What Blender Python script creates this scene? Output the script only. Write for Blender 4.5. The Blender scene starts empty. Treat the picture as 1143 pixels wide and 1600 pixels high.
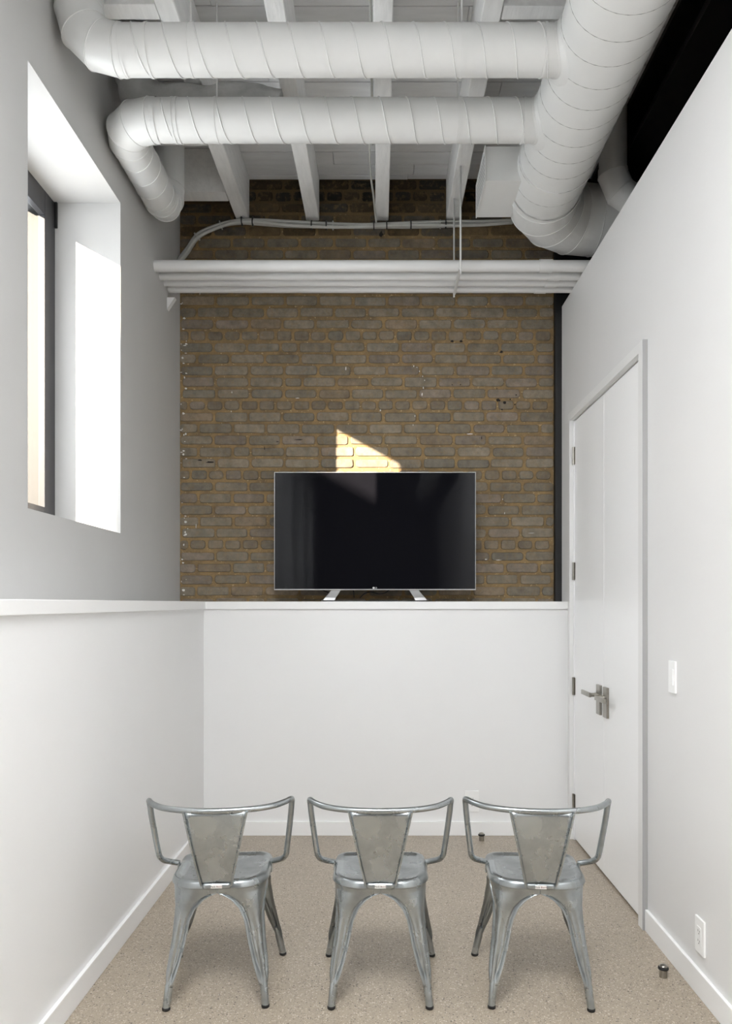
import bpy, bmesh, math, random
from mathutils import Vector, Matrix, noise
R = math.radians
scene = bpy.context.scene
COL = scene.collection
H = 1.45          # eye height; pixel scale at depth Y is 1193/Y

# ------------------------------------------------------------------ camera
cam_d = bpy.data.cameras.new('camera')
cam = bpy.data.objects.new('camera', cam_d); COL.objects.link(cam)
cam.location = (0, 0, H); cam.rotation_euler = (R(90), 0, 0)
cam_d.sensor_fit = 'VERTICAL'; cam_d.sensor_height = 36; cam_d.lens = 1193/1600*36
cam_d.shift_x = -22.5/1600; cam_d.shift_y = 143/1600
cam_d.clip_start = .02; cam_d.clip_end = 200
scene.camera = cam
# ------------------------------------------------------------------ light and exposure
WORLD = 1.2
FILL_LAMP = 36.0
SUN = 5.0
EXPOSURE = 2.68
REAR_PORTAL = True
w = bpy.data.worlds.new('sky'); scene.world = w; w.use_nodes = True
bg = w.node_tree.nodes['Background']
bg.inputs[0].default_value = (.93, .97, 1.0, 1); bg.inputs[1].default_value = WORLD
sd = bpy.data.lights.new('sun', 'SUN'); sd.energy = SUN; sd.angle = R(.53); sd.color = (1, .86, .68)
so = bpy.data.objects.new('sun', sd); COL.objects.link(so)
sdir = Vector((.9, 1.0, -.495)).normalized()
so.rotation_euler = sdir.to_track_quat('-Z', 'Y').to_euler()
def portal(name, loc, rot, sx, sy):
    d = bpy.data.lights.new(name, 'AREA'); d.shape = 'RECTANGLE'; d.size = sx; d.size_y = sy
    d.cycles.is_portal = True
    o = bpy.data.objects.new(name, d); COL.objects.link(o); o.location = loc; o.rotation_euler = rot
portal('portal_window_front', (-1.84, 3.37, H+1.196), (R(90), 0, R(-90)), 1.05, 1.7)
FILL_WINDOWS = [(-5.2, -4.0), (-3.5, -2.3), (-1.8, -.6), (-.3, .9)]      # unseen windows added behind the viewer to fill the room with light
for a, b_ in FILL_WINDOWS: portal('portal_fill_window', (-1.84, (a+b_)/2, H+1.17), (R(90), 0, R(-90)), b_-a, 2.3)
scene.view_settings.view_transform = 'Standard'; scene.view_settings.look = 'None'
scene.view_settings.exposure = EXPOSURE; scene.view_settings.gamma = 1
scene.view_settings.use_curve_mapping = False

# ------------------------------------------------------------------ helpers
def px(x, y, Y):
    return Vector(((x-594)*Y/1193, Y, H+(943-y)*Y/1193))
def link(name, me, mat=None, parent=None, smooth=False):
    o = bpy.data.objects.new(name, me); COL.objects.link(o)
    if mat: me.materials.append(mat)
    if parent: o.parent = parent
    if smooth:
        for p in me.polygons: p.use_smooth = True
    return o
def tag(o, label=None, cat=None, group=None, kind=None):
    if label: o['label'] = label
    if cat: o['category'] = cat
    if group: o['group'] = group
    if kind: o['kind'] = kind
    return o
def empty(name, loc=(0,0,0), rz=0):
    o = bpy.data.objects.new(name, None); COL.objects.link(o); o.location = loc
    o.rotation_euler = (0,0,rz); o.empty_display_size = .1
    return o
class MB:
    def __init__(s): s.v = []; s.f = []; s.m = None
    def box(s, x0, y0, z0, x1, y1, z1, b=0):
        if b <= 0:
            n = len(s.v)
            s.v += [(x0,y0,z0),(x1,y0,z0),(x1,y1,z0),(x0,y1,z0),(x0,y0,z1),(x1,y0,z1),(x1,y1,z1),(x0,y1,z1)]
            s.f += [tuple(n+i for i in q) for q in ((0,3,2,1),(4,5,6,7),(0,1,5,4),(1,2,6,5),(2,3,7,6),(3,0,4,7))]
            return s
        bm = bmesh.new(); bmesh.ops.create_cube(bm, size=1)
        for v in bm.verts:
            v.co = Vector(((x0+x1)/2+v.co.x*(x1-x0), (y0+y1)/2+v.co.y*(y1-y0), (z0+z1)/2+v.co.z*(z1-z0)))
        bmesh.ops.bevel(bm, geom=list(bm.edges), offset=b, segments=2, affect='EDGES', profile=.6)
        return s.bm(bm)
    def bm(s, bm):
        n = len(s.v); bm.verts.ensure_lookup_table()
        s.v += [tuple(v.co) for v in bm.verts]
        s.f += [tuple(n+v.index for v in f.verts) for f in bm.faces]
        bm.free(); return s
    def loft(s, rings, close_u=True, cap0=False, cap1=False):
        n = len(s.v); k = len(rings[0])
        for r in rings: s.v += [tuple(p) for p in r]
        for i in range(len(rings)-1):
            for j in range(k if close_u else k-1):
                a = n+i*k+j; b = n+i*k+(j+1)%k
                s.f.append((a, b, b+k, a+k))
        if cap0: s.f.append(tuple(n+j for j in reversed(range(k))))
        if cap1: s.f.append(tuple(n+(len(rings)-1)*k+j for j in range(k)))
        return s
    def tube(s, pts, r, k=12, caps=True, rad=None):
        pts = [Vector(p) for p in pts]; rings = []
        t0 = (pts[1]-pts[0]).normalized()
        up = Vector((0,0,1)) if abs(t0.z) < .9 else Vector((1,0,0))
        nrm = (up - t0*up.dot(t0)).normalized()
        for i, p in enumerate(pts):
            if i == 0: t = t0; m = 1; mit = None
            elif i == len(pts)-1: t = (pts[i]-pts[i-1]).normalized(); mit = None
            else:
                a = (pts[i]-pts[i-1]).normalized(); b = (pts[i+1]-pts[i]).normalized()
                t = (a+b).normalized(); c = max(.3, a.dot(t)); mit = (b-a)
                sc = 1/c
            nrm = (nrm - t*nrm.dot(t)).normalized(); bn = t.cross(nrm)
            rr = rad[i] if rad else r
            ring = []
            for j in range(k):
                an = 2*math.pi*j/k
                o = nrm*math.cos(an)+bn*math.sin(an)
                if mit is not None and mit.length > 1e-6:
                    md = mit.normalized(); md = (md - t*md.dot(t))
                    if md.length > 1e-6:
                        md.normalize(); o = o + md*o.dot(md)*(sc-1)
                ring.append(p+o*rr)
            rings.append(ring)
        return s.loft(rings, True, caps, caps)
    def cyl(s, p0, p1, r0, r1=None, k=24):
        return s.tube([p0, p1], 0, k, True, [r0, r0 if r1 is None else r1])
    def build(s, name, mat=None, parent=None, smooth=False, auto=None):
        me = bpy.data.meshes.new(name); me.from_pydata(s.v, [], s.f); me.validate()
        bm = bmesh.new(); bm.from_mesh(me); bmesh.ops.recalc_face_normals(bm, faces=bm.faces)
        if auto is not None:
            for e in bm.edges:
                if len(e.link_faces) == 2 and e.calc_face_angle(0) > R(auto): e.smooth = False
            for f in bm.faces: f.smooth = True
        bm.to_mesh(me); bm.free()
        return link(name, me, mat, parent, smooth)
def catmull(pts, n=8):
    pts = [Vector(p) for p in pts]; P = [2*pts[0]-pts[1]] + pts + [2*pts[-1]-pts[-2]]; out = []
    for i in range(1, len(P)-2):
        a, b, c, d = P[i-1:i+3]
        for j in range(n):
            t = j/n
            out.append(.5*((2*b)+(c-a)*t+(2*a-5*b+4*c-d)*t*t+(3*b-a-3*c+d)*t**3))
    out.append(pts[-1]); return out
def interp(tab, z):
    if z >= tab[0][0]: return tab[0][1]
    for (a, va), (b, vb) in zip(tab, tab[1:]):
        if a >= z >= b: return va+(vb-va)*(a-z)/(a-b)
    return tab[-1][1]
def text_mesh(name, body, size, mat, parent, M, ext=.0002):
    c = bpy.data.curves.new(name, 'FONT'); c.body = body; c.size = size; c.extrude = ext
    c.align_x = 'CENTER'; c.align_y = 'CENTER'; c.resolution_u = 3
    t = bpy.data.objects.new('tmp', c); COL.objects.link(t)
    dg = bpy.context.evaluated_depsgraph_get(); dg.update()
    me = bpy.data.meshes.new_from_object(t.evaluated_get(dg))
    bpy.data.objects.remove(t); me.transform(M)
    return link(name, me, mat, parent)
def copy_tree(o, parent=None):
    c = o.copy(); COL.objects.link(c)
    if parent: c.parent = parent
    for ch in [x for x in list(COL.objects) if x.parent == o]: copy_tree(ch, c)
    return c

# ------------------------------------------------------------------ materials
def mat(name, col, rough=.5, metal=0, bump=0, bscale=60, var=0, vscale=6, spec=None, rvar=0, coat=0, col2=None, stretch=None):
    m = bpy.data.materials.new(name); m.use_nodes = True; nt = m.node_tree
    b = nt.nodes['Principled BSDF']; L = nt.links.new
    b.inputs['Base Color'].default_value = (*col, 1); b.inputs['Roughness'].default_value = rough
    b.inputs['Metallic'].default_value = metal
    if spec is not None: b.inputs['Specular IOR Level'].default_value = spec
    if coat: b.inputs['Coat Weight'].default_value = coat; b.inputs['Coat Roughness'].default_value = .05
    tc = nt.nodes.new('ShaderNodeTexCoord'); src = tc.outputs['Object']
    if stretch:
        mp = nt.nodes.new('ShaderNodeMapping'); mp.inputs['Scale'].default_value = stretch; L(src, mp.inputs[0]); src = mp.outputs[0]
    if var or col2 or rvar:
        n = nt.nodes.new('ShaderNodeTexNoise'); n.inputs['Scale'].default_value = vscale; n.inputs['Detail'].default_value = 5
        n.inputs['Roughness'].default_value = .6; L(src, n.inputs['Vector'])
        cr = nt.nodes.new('ShaderNodeValToRGB'); cr.color_ramp.elements[0].position = .3; cr.color_ramp.elements[1].position = .7
        c2 = col2 or tuple(min(1, c*(1-var)) for c in col)
        cr.color_ramp.elements[0].color = (*c2, 1); cr.color_ramp.elements[1].color = (*col, 1)
        L(n.outputs['Fac'], cr.inputs[0]); L(cr.outputs[0], b.inputs['Base Color'])
        if rvar:
            mr = nt.nodes.new('ShaderNodeMapRange'); mr.inputs['From Min'].default_value = .3; mr.inputs['From Max'].default_value = .7
            mr.inputs['To Min'].default_value = rough-rvar; mr.inputs['To Max'].default_value = rough+rvar
            L(n.outputs['Fac'], mr.inputs[0]); L(mr.outputs[0], b.inputs['Roughness'])
    if bump:
        n2 = nt.nodes.new('ShaderNodeTexNoise'); n2.inputs['Scale'].default_value = bscale; n2.inputs['Detail'].default_value = 4
        bp = nt.nodes.new('ShaderNodeBump'); bp.inputs['Strength'].default_value = bump; bp.inputs['Distance'].default_value = .004
        L(src, n2.inputs['Vector']); L(n2.outputs['Fac'], bp.inputs['Height']); L(bp.outputs[0], b.inputs['Normal'])
    return m
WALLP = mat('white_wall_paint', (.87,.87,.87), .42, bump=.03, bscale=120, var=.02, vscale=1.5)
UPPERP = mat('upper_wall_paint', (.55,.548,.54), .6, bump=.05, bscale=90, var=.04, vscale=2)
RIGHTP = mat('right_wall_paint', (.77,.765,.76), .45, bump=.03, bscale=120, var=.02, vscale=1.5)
TRIM = mat('trim_paint', (.90,.90,.895), .35, bump=.02, bscale=80)
DOORP = mat('door_paint', (.94,.94,.94), .3, bump=.01)
DUCTP = mat('duct_paint', (.72,.725,.715), .4, bump=.06, bscale=30, var=.05, vscale=5)
CLOTH = mat('painted_insulation_shaded', (.50,.50,.49), .6, bump=1, bscale=30, var=.25, vscale=12)  # insulation paint darkened to carry the shade around the wrapped duct
SEAM = mat('duct_seam_caulk', (.30,.30,.29), .6)
JOISTP = mat('joist_paint', (.91,.91,.90), .55, bump=.35, bscale=25, var=.12, vscale=9, stretch=(4,.7,4))
PLANKP = mat('plank_paint', (.82,.825,.83), .6, bump=.3, bscale=20, var=.12, vscale=5, stretch=(.8,4,4))
BLACK = mat('black_steel_paint', (.006,.006,.007), .5, var=.2, vscale=8)
COLM = mat('charcoal_column_paint', (.009,.009,.010), .5, var=.2, vscale=8)
PIPEP = mat('white_pipe_paint', (.74,.74,.735), .35, bump=.03, var=.04)
CABLEP = mat('painted_cable', (.55,.55,.52), .5, bump=.1, var=.12, vscale=20)
BLACKP = mat('black_plastic', (.012,.012,.012), .45, bump=.02)
FRAME = mat('dark_window_aluminium', (.055,.055,.06), .35, metal=.3, var=.15, vscale=30, stretch=(1,1,.2))
FRAME2 = mat('window_gasket', (.01,.01,.01), .5, bump=.02)
NICKEL = mat('brushed_nickel', (.42,.40,.36), .32, metal=1, var=.2, vscale=60)
RUBBER = mat('black_rubber', (.012,.012,.012), .6, bump=.05)
PLATE = mat('white_plastic', (.93,.93,.925), .3, bump=.005)
SLOT = mat('socket_slot', (.03,.03,.03), .6, bump=.01)
SILVER = mat('silver_trim', (.62,.62,.62), .3, metal=.9, var=.05)
WHITEP = mat('white_print', (.9,.9,.9), .5, var=.01)
REDP = mat('dark_red_print', (.18,.03,.02), .5, var=.01)
BLKP = mat('black_print', (.02,.02,.02), .5, var=.01)
SPLAT = mat('white_paint_splash', (.75,.74,.70), .6, bump=.2)
HOLE = mat('chipped_hole', (.012,.01,.008), .9, bump=.3)
BUILD = mat('sun_blocker_render', (.55,.52,.47), .9, bump=.3, var=.1)

def glass_mat():
    m = bpy.data.materials.new('window_glass'); m.use_nodes = True; nt = m.node_tree; nt.nodes.clear(); L = nt.links.new
    o = nt.nodes.new('ShaderNodeOutputMaterial'); mx = nt.nodes.new('ShaderNodeMixShader')
    t = nt.nodes.new('ShaderNodeBsdfTransparent'); g = nt.nodes.new('ShaderNodeBsdfGlossy'); g.inputs['Roughness'].default_value = .01
    lw = nt.nodes.new('ShaderNodeLayerWeight'); lw.inputs['Blend'].default_value = .5
    p = nt.nodes.new('ShaderNodeMath'); p.operation = 'POWER'; p.inputs[1].default_value = 5; L(lw.outputs['Facing'], p.inputs[0])
    f = nt.nodes.new('ShaderNodeMapRange'); f.inputs['To Min'].default_value = .03; f.inputs['To Max'].default_value = .8; L(p.outputs[0], f.inputs[0])
    L(f.outputs[0], mx.inputs[0]); L(t.outputs[0], mx.inputs[1]); L(g.outputs[0], mx.inputs[2]); L(mx.outputs[0], o.inputs[0])
    return m
GLASS = glass_mat()
def floor_mat():
    m = bpy.data.materials.new('ground_concrete'); m.use_nodes = True; nt = m.node_tree; L = nt.links.new
    b = nt.nodes['Principled BSDF']; tc = nt.nodes.new('ShaderNodeTexCoord')
    n = nt.nodes.new('ShaderNodeTexNoise'); n.inputs['Scale'].default_value = 2.2; n.inputs['Detail'].default_value = 6; L(tc.outputs['Object'], n.inputs['Vector'])
    base = nt.nodes.new('ShaderNodeMixRGB'); base.inputs[1].default_value = (.335,.278,.210,1); base.inputs[2].default_value = (.415,.352,.275,1); L(n.outputs['Fac'], base.inputs[0])
    cur = base.outputs[0]
    for sc, th, col, seed, st in ((230, .17, (.60,.54,.46), 0, .8), (190, .13, (.16,.13,.10), 3.3, .8), (120, .085, (.05,.042,.035), 7.7, .9), (340,.2,(.20,.165,.13),12.1,.6)):
        mp = nt.nodes.new('ShaderNodeMapping'); mp.inputs['Location'].default_value = (seed, seed*1.7, 0); L(tc.outputs['Object'], mp.inputs[0])
        v = nt.nodes.new('ShaderNodeTexVoronoi'); v.inputs['Scale'].default_value = sc/1.6; L(mp.outputs[0], v.inputs['Vector'])
        wn = nt.nodes.new('ShaderNodeSeparateColor'); L(v.outputs['Color'], wn.inputs[0])
        lt = nt.nodes.new('ShaderNodeMath'); lt.operation = 'LESS_THAN'; L(v.outputs['Distance'], lt.inputs[0])
        sz = nt.nodes.new('ShaderNodeMath'); sz.operation = 'MULTIPLY'; L(wn.outputs[0], sz.inputs[0]); sz.inputs[1].default_value = th*3.2
        L(sz.outputs[0], lt.inputs[1])
        g2 = nt.nodes.new('ShaderNodeMath'); g2.operation = 'GREATER_THAN'; L(wn.outputs[1], g2.inputs[0]); g2.inputs[1].default_value = .45
        mm = nt.nodes.new('ShaderNodeMath'); mm.operation = 'MULTIPLY'; L(lt.outputs[0], mm.inputs[0]); L(g2.outputs[0], mm.inputs[1])
        m3 = nt.nodes.new('ShaderNodeMath'); m3.operation = 'MULTIPLY'; L(mm.outputs[0], m3.inputs[0]); m3.inputs[1].default_value = st
        mx = nt.nodes.new('ShaderNodeMixRGB'); L(m3.outputs[0], mx.inputs[0]); L(cur, mx.inputs[1]); mx.inputs[2].default_value = (*col,1); cur = mx.outputs[0]
    L(cur, b.inputs['Base Color']); b.inputs['Roughness'].default_value = .34
    return m
FLOORM = floor_mat()
def brick_mat():
    m = bpy.data.materials.new('old_brick'); m.use_nodes = True; nt = m.node_tree; L = nt.links.new
    b = nt.nodes['Principled BSDF']; tc = nt.nodes.new('ShaderNodeTexCoord'); at = nt.nodes.new('ShaderNodeAttribute'); at.attribute_name = 'Col'
    n = nt.nodes.new('ShaderNodeTexNoise'); n.inputs['Scale'].default_value = 16; n.inputs['Detail'].default_value = 8; n.inputs['Roughness'].default_value = .7; L(tc.outputs['Object'], n.inputs['Vector'])
    mr = nt.nodes.new('ShaderNodeMapRange'); mr.inputs['From Min'].default_value = .3; mr.inputs['From Max'].default_value = .7; mr.inputs['To Min'].default_value = .66; mr.inputs['To Max'].default_value = 1.28; L(n.outputs['Fac'], mr.inputs[0])
    mx = nt.nodes.new('ShaderNodeMixRGB'); mx.blend_type = 'MULTIPLY'; mx.inputs[0].default_value = 1; L(at.outputs['Color'], mx.inputs[1]); L(mr.outputs[0], mx.inputs[2])
    # ochre mortar smears that creep over the faces
    n3 = nt.nodes.new('ShaderNodeTexNoise'); n3.inputs['Scale'].default_value = 30; n3.inputs['Detail'].default_value = 6; n3.inputs['Roughness'].default_value = .75; L(tc.outputs['Object'], n3.inputs['Vector'])
    r3 = nt.nodes.new('ShaderNodeMapRange'); r3.inputs['From Min'].default_value = .50; r3.inputs['From Max'].default_value = .70; r3.inputs['To Max'].default_value = .55; L(n3.outputs['Fac'], r3.inputs[0])
    m3 = nt.nodes.new('ShaderNodeMixRGB'); L(r3.outputs[0], m3.inputs[0]); L(mx.outputs[0], m3.inputs[1]); m3.inputs[2].default_value = (.24,.165,.075,1)
    L(m3.outputs[0], b.inputs['Base Color']); b.inputs['Roughness'].default_value = .85; b.inputs['Specular IOR Level'].default_value = .25
    bp = nt.nodes.new('ShaderNodeBump'); bp.inputs['Strength'].default_value = .7; bp.inputs['Distance'].default_value = .004
    L(n3.outputs['Fac'], bp.inputs['Height']); L(bp.outputs[0], b.inputs['Normal'])
    return m
BRICKM = brick_mat()
def mortar_mat():
    m = mat('ochre_mortar', (.33,.225,.105), .95, bump=1, bscale=90, col2=(.18,.13,.075), vscale=14, spec=.2); 
    nt = m.node_tree; L = nt.links.new; b = nt.nodes['Principled BSDF']
    src = b.inputs['Base Color'].links[0].from_socket
    tc = nt.nodes.new('ShaderNodeTexCoord')
    # a sparse sprinkle of pale crumbs
    n = nt.nodes.new('ShaderNodeTexNoise'); n.inputs['Scale'].default_value = 55; n.inputs['Detail'].default_value = 5; L(tc.outputs['Object'], n.inputs['Vector'])
    r = nt.nodes.new('ShaderNodeMapRange'); r.inputs['From Min'].default_value = .62; r.inputs['From Max'].default_value = .70; r.inputs['To Max'].default_value = .75; L(n.outputs['Fac'], r.inputs[0])
    mx = nt.nodes.new('ShaderNodeMixRGB'); L(r.outputs[0], mx.inputs[0]); L(src, mx.inputs[1]); mx.inputs[2].default_value = (.55,.42,.24,1)
    # soot on the courses between the joists
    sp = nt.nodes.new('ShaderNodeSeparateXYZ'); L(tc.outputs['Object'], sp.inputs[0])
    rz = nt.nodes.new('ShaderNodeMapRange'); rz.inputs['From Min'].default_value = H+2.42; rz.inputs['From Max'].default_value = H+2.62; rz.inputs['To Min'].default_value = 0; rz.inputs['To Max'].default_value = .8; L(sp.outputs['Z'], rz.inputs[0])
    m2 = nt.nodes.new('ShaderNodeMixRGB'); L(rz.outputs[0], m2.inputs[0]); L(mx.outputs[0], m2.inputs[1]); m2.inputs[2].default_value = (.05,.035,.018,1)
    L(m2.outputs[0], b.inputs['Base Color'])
    return m
MORTAR = mortar_mat()
def galv_mat():
    m = bpy.data.materials.new('galvanised_steel'); m.use_nodes = True; nt = m.node_tree; L = nt.links.new
    b = nt.nodes['Principled BSDF']; tc = nt.nodes.new('ShaderNodeTexCoord')
    b.inputs['Metallic'].default_value = .92
    n = nt.nodes.new('ShaderNodeTexNoise'); n.inputs['Scale'].default_value = 9; n.inputs['Detail'].default_value = 5; n.inputs['Roughness'].default_value = .55
    L(tc.outputs['Object'], n.inputs['Vector'])
    cr = nt.nodes.new('ShaderNodeValToRGB'); e = cr.color_ramp.elements; e[0].position = .3; e[0].color = (.30,.32,.325,1); e[1].position = .68; e[1].color = (.46,.49,.50,1)
    L(n.outputs['Fac'], cr.inputs[0])
    n2 = nt.nodes.new('ShaderNodeTexNoise'); n2.inputs['Scale'].default_value = 48; n2.inputs['Detail'].default_value = 2; L(tc.outputs['Object'], n2.inputs['Vector'])
    r2 = nt.nodes.new('ShaderNodeMapRange'); r2.inputs['From Min'].default_value = .77; r2.inputs['From Max'].default_value = .81; r2.inputs['To Max'].default_value = .5; L(n2.outputs['Fac'], r2.inputs[0])
    mx = nt.nodes.new('ShaderNodeMixRGB'); L(r2.outputs[0], mx.inputs[0]); L(cr.outputs[0], mx.inputs[1]); mx.inputs[2].default_value = (.06,.055,.05,1)
    L(mx.outputs[0], b.inputs['Base Color'])
    mr = nt.nodes.new('ShaderNodeMapRange'); mr.inputs['From Min'].default_value = .3; mr.inputs['From Max'].default_value = .7; mr.inputs['To Min'].default_value = .32; mr.inputs['To Max'].default_value = .24; L(n.outputs['Fac'], mr.inputs[0]); L(mr.outputs[0], b.inputs['Roughness'])
    return m
GALV = galv_mat()
SCREEN = mat('black_screen_glass', (.006,.006,.008), .05, spec=.22, rvar=.01)

# ------------------------------------------------------------------ room shell
LX, RX, YB, YH = -1.32, 1.185, 5.03, 4.77
ZC = H+2.795; ZJ = H+2.521; YR = -6.0
def S(name, mb, m, **k): return tag(mb.build(name, m, **k), kind='structure')
S('floor', MB().box(-2.0, YR-.1, -.12, 2.6, 5.4, 0), FLOORM)
# upper left wall with the two window openings
z0, z1 = H+.357, H+2.035
mb = MB(); top = H+3.1
wins = [(a, b_, H+.03, H+2.30) for a, b_ in FILL_WINDOWS]+[(2.86, 3.88, z0, z1)]
y = YR
for a, b_, c, d in wins:
    mb.box(-1.73, y, 0, LX, a, top); mb.box(-1.73, a, 0, LX, b_, c); mb.box(-1.73, a, d, LX, b_, top); y = b_
mb.box(-1.73, y, 0, LX, 5.3, top)
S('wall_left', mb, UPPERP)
# half wall below, left and back, with its caps
S('wall_left_lower', MB().box(LX, YR, 0, -1.105, YH+.012, H-.036), WALLP)
S('wall_back_lower', MB().box(-1.105, YH+.012, 0, RX, YB, H-.036), WALLP)
S('trim_1', MB().box(LX, YR, H-.036, -1.092, YH, H+.013, .003), TRIM)
S('trim_2', MB().box(LX+.001, YH-.001, H-.036, RX-.001, YB, H+.0125, .003), TRIM)
# baseboards
S('baseboard_left', MB().box(-1.105, YR, 0, -1.089, YH+.01, .092, .003), TRIM)
S('baseboard_back', MB().box(-1.105, YH-.004, 0, RX-.02, YH+.012, .088, .003), TRIM)
S('baseboard_right', MB().box(RX-.014, YR, 0, RX, 3.384, .095, .003), TRIM)
# right wall with door opening
ZR = H+1.94
DY0, DY1, DZ = 3.44, 4.70, H+1.122
mb = MB(); mb.box(RX, YR, 0, RX+.12, DY0, ZR).box(RX, DY0, DZ, RX+.12, DY1, ZR).box(RX, DY1, 0, RX+.12, 4.99, ZR)
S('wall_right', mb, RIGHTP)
# unseen rear wall, made dark so the screen reflects little
mb = MB().box(-1.8, YR-.1, 0, 2.6, YR, top)
S('wall_rear', mb, mat('dark_rear_wall', (.03,.03,.032), .7, bump=.05, var=.1))
# dark outer bay beyond the right partition
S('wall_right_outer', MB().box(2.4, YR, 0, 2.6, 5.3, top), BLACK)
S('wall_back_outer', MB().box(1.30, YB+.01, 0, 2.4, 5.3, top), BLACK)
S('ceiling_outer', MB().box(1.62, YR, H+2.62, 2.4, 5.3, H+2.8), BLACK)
# plank ceiling
rnd = random.Random(4)
mb = MB(); y = YR
while y < YB:
    wd = .127+rnd.uniform(-.006, .006); g = rnd.choice([.005,.006,.007,.007,.012])
    xs = [-1.35, rnd.uniform(-.9, .9), 1.40]
    for xa, xb in zip(xs, xs[1:]):
        dz = rnd.uniform(-.0025, .0025)
        mb.box(xa+.001, y, ZC+dz, xb-.001, min(y+wd-g, YB), ZC+.03, .002)
    y += wd
S('ceiling', mb, PLANKP)
S('ceiling_backing', MB().box(-1.4, YR, ZC+.03, 1.62, 5.3, ZC+.1), BLACK)

# ---- brick wall
rb = random.Random(11)
mb = MB(); mb.box(LX, YB+.004, H-.02, 1.142, 5.3, top)
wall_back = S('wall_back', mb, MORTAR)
verts, faces, cols = [], [], []
PITCH, LEN = .0765, .2255
for k in range(-24, 15):
    zc = H+1.764+k*PITCH
    if zc < H-.03 or zc > ZC+.02: continue
    header = (k % 6 == 0)
    L_ = LEN/2 if header else LEN
    off = {True: .03}.get(header, (0 if (k % 2) else LEN/2)) + rb.uniform(-.012,.012)
    x = LX - off - (0 if not header else .02)
    while x < 1.142:
        l = L_*(1+rb.uniform(-.035,.035)); xa = x+.0085+rb.uniform(-.002,.002); xb = x+l-.0085+rb.uniform(-.002,.002); x += l
        if not header and rb.random() < .035: xb = xa+(xb-xa)*.5; x = xb+.008
        xa = max(xa, LX+.002); xb = min(xb, 1.139)
        if xb-xa < .03: continue
        za = max(zc-.0285+rb.uniform(-.003,.003), H+.0); zb = zc+.0285+rb.uniform(-.003,.003)
        tone = rb.uniform(1.28, 1.72)
        hue = rb.random()
        base = (.150,.129,.099) if hue < .6 else ((.156,.130,.104) if hue < .78 else ((.136,.121,.097) if hue < .9 else (.155,.123,.088)))
        if header: tone *= .9; base = (.15,.124,.092) if rb.random() < .7 else base
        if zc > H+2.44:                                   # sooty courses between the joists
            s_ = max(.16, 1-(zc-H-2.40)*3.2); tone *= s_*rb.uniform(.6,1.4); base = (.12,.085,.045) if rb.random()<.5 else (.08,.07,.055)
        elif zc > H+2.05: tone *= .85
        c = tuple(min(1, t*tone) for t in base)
        n = len(verts); r = .011+rb.uniform(0,.009); N = 12; yf = YB-.0015-rb.uniform(0,.0035)
        tilt = rb.uniform(-.002,.002)
        for (ins, yy) in ((0, YB+.008), (0, yf+.004), (.0035, yf)):
            for q in range(4):
                cx = (xb-r if q in (0,3) else xa+r); cz = (zb-r if q in (0,1) else za+r)
                for a in range(3):
                    an = q*math.pi/2+a*math.pi/4
                    jx = noise.noise(Vector((xa*9+q, za*9, a)))*.0025
                    verts.append((cx+(r-ins)*math.cos(an)+jx, yy+tilt*((cx-xa)/(xb-xa)-.5), cz+(r-ins)*math.sin(an)+jx*.8))
        for i in range(2):
            for j in range(N): faces.append((n+i*N+j, n+i*N+(j+1)%N, n+(i+1)*N+(j+1)%N, n+(i+1)*N+j))
        faces.append(tuple(n+2*N+j for j in range(N)))
        cols += [c]*36
me = bpy.data.meshes.new('bricks'); me.from_pydata(verts, [], faces)
ca = me.color_attributes.new('Col', 'FLOAT_COLOR', 'POINT')
for i, c in enumerate(cols): ca.data[i].color = (*c, 1)
bm = bmesh.new(); bm.from_mesh(me); bmesh.ops.recalc_face_normals(bm, faces=bm.faces); bm.to_mesh(me); bm.free()
bricks = link('bricks', me, BRICKM, wall_back)
# paint splashes and chipped holes
def blob(mb, x, z, w_, h_, seed, y=YB-.0062):
    rr = random.Random(seed); n = 9; c = []
    for i in range(n):
        a = 2*math.pi*i/n; k = rr.uniform(.55, 1.1); c.append((x+w_*k*math.cos(a), y, z+h_*k*math.sin(a)))
    i0 = len(mb.v); mb.v += c + [(p[0], y+.004, p[2]) for p in c]
    mb.f.append(tuple(range(i0, i0+n))); mb.f += [(i0+i, i0+(i+1)%n, i0+n+(i+1)%n, i0+n+i) for i in range(n)]
def bp_(x, y): p = px(x, y, YB-.006); return p.x, p.z
sm = MB(); rr = random.Random(2)
for i, (a, b_, w_, h_) in enumerate([(646,572,.004,.007),(651,574,.003,.003),(655,580,.003,.006),(660,588,.003,.006),(663,594,.004,.004),(661,606,.003,.008),(659,616,.005,.012),(648,650,.004,.009),(645,664,.003,.006),(594,641,.006,.008),(734,678,.022,.004),(362,613,.004,.008),(312,458,.003,.008),(361,643,.003,.004),(759,874,.012,.004),(778,875,.022,.0025),(830,833,.028,.0018),(788,802,.003,.008),(785,780,.003,.007),(540,576,.004,.016),(289,815,.006,.006),(306,822,.002,.016),(293,826,.003,.004),(464,622,.014,.003),(421,480,.003,.003)]):
    x, z = bp_(a, b_); blob(sm, x, z, w_, h_, i)
for i in range(46):
    x, z = bp_(rr.uniform(282.5, 291), rr.uniform(462, 930)); blob(sm, x, z, rr.uniform(.002,.012), rr.uniform(.0015,.009), 100+i)
sm.build('paint_splash', SPLAT, wall_back)
hm = MB()
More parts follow.
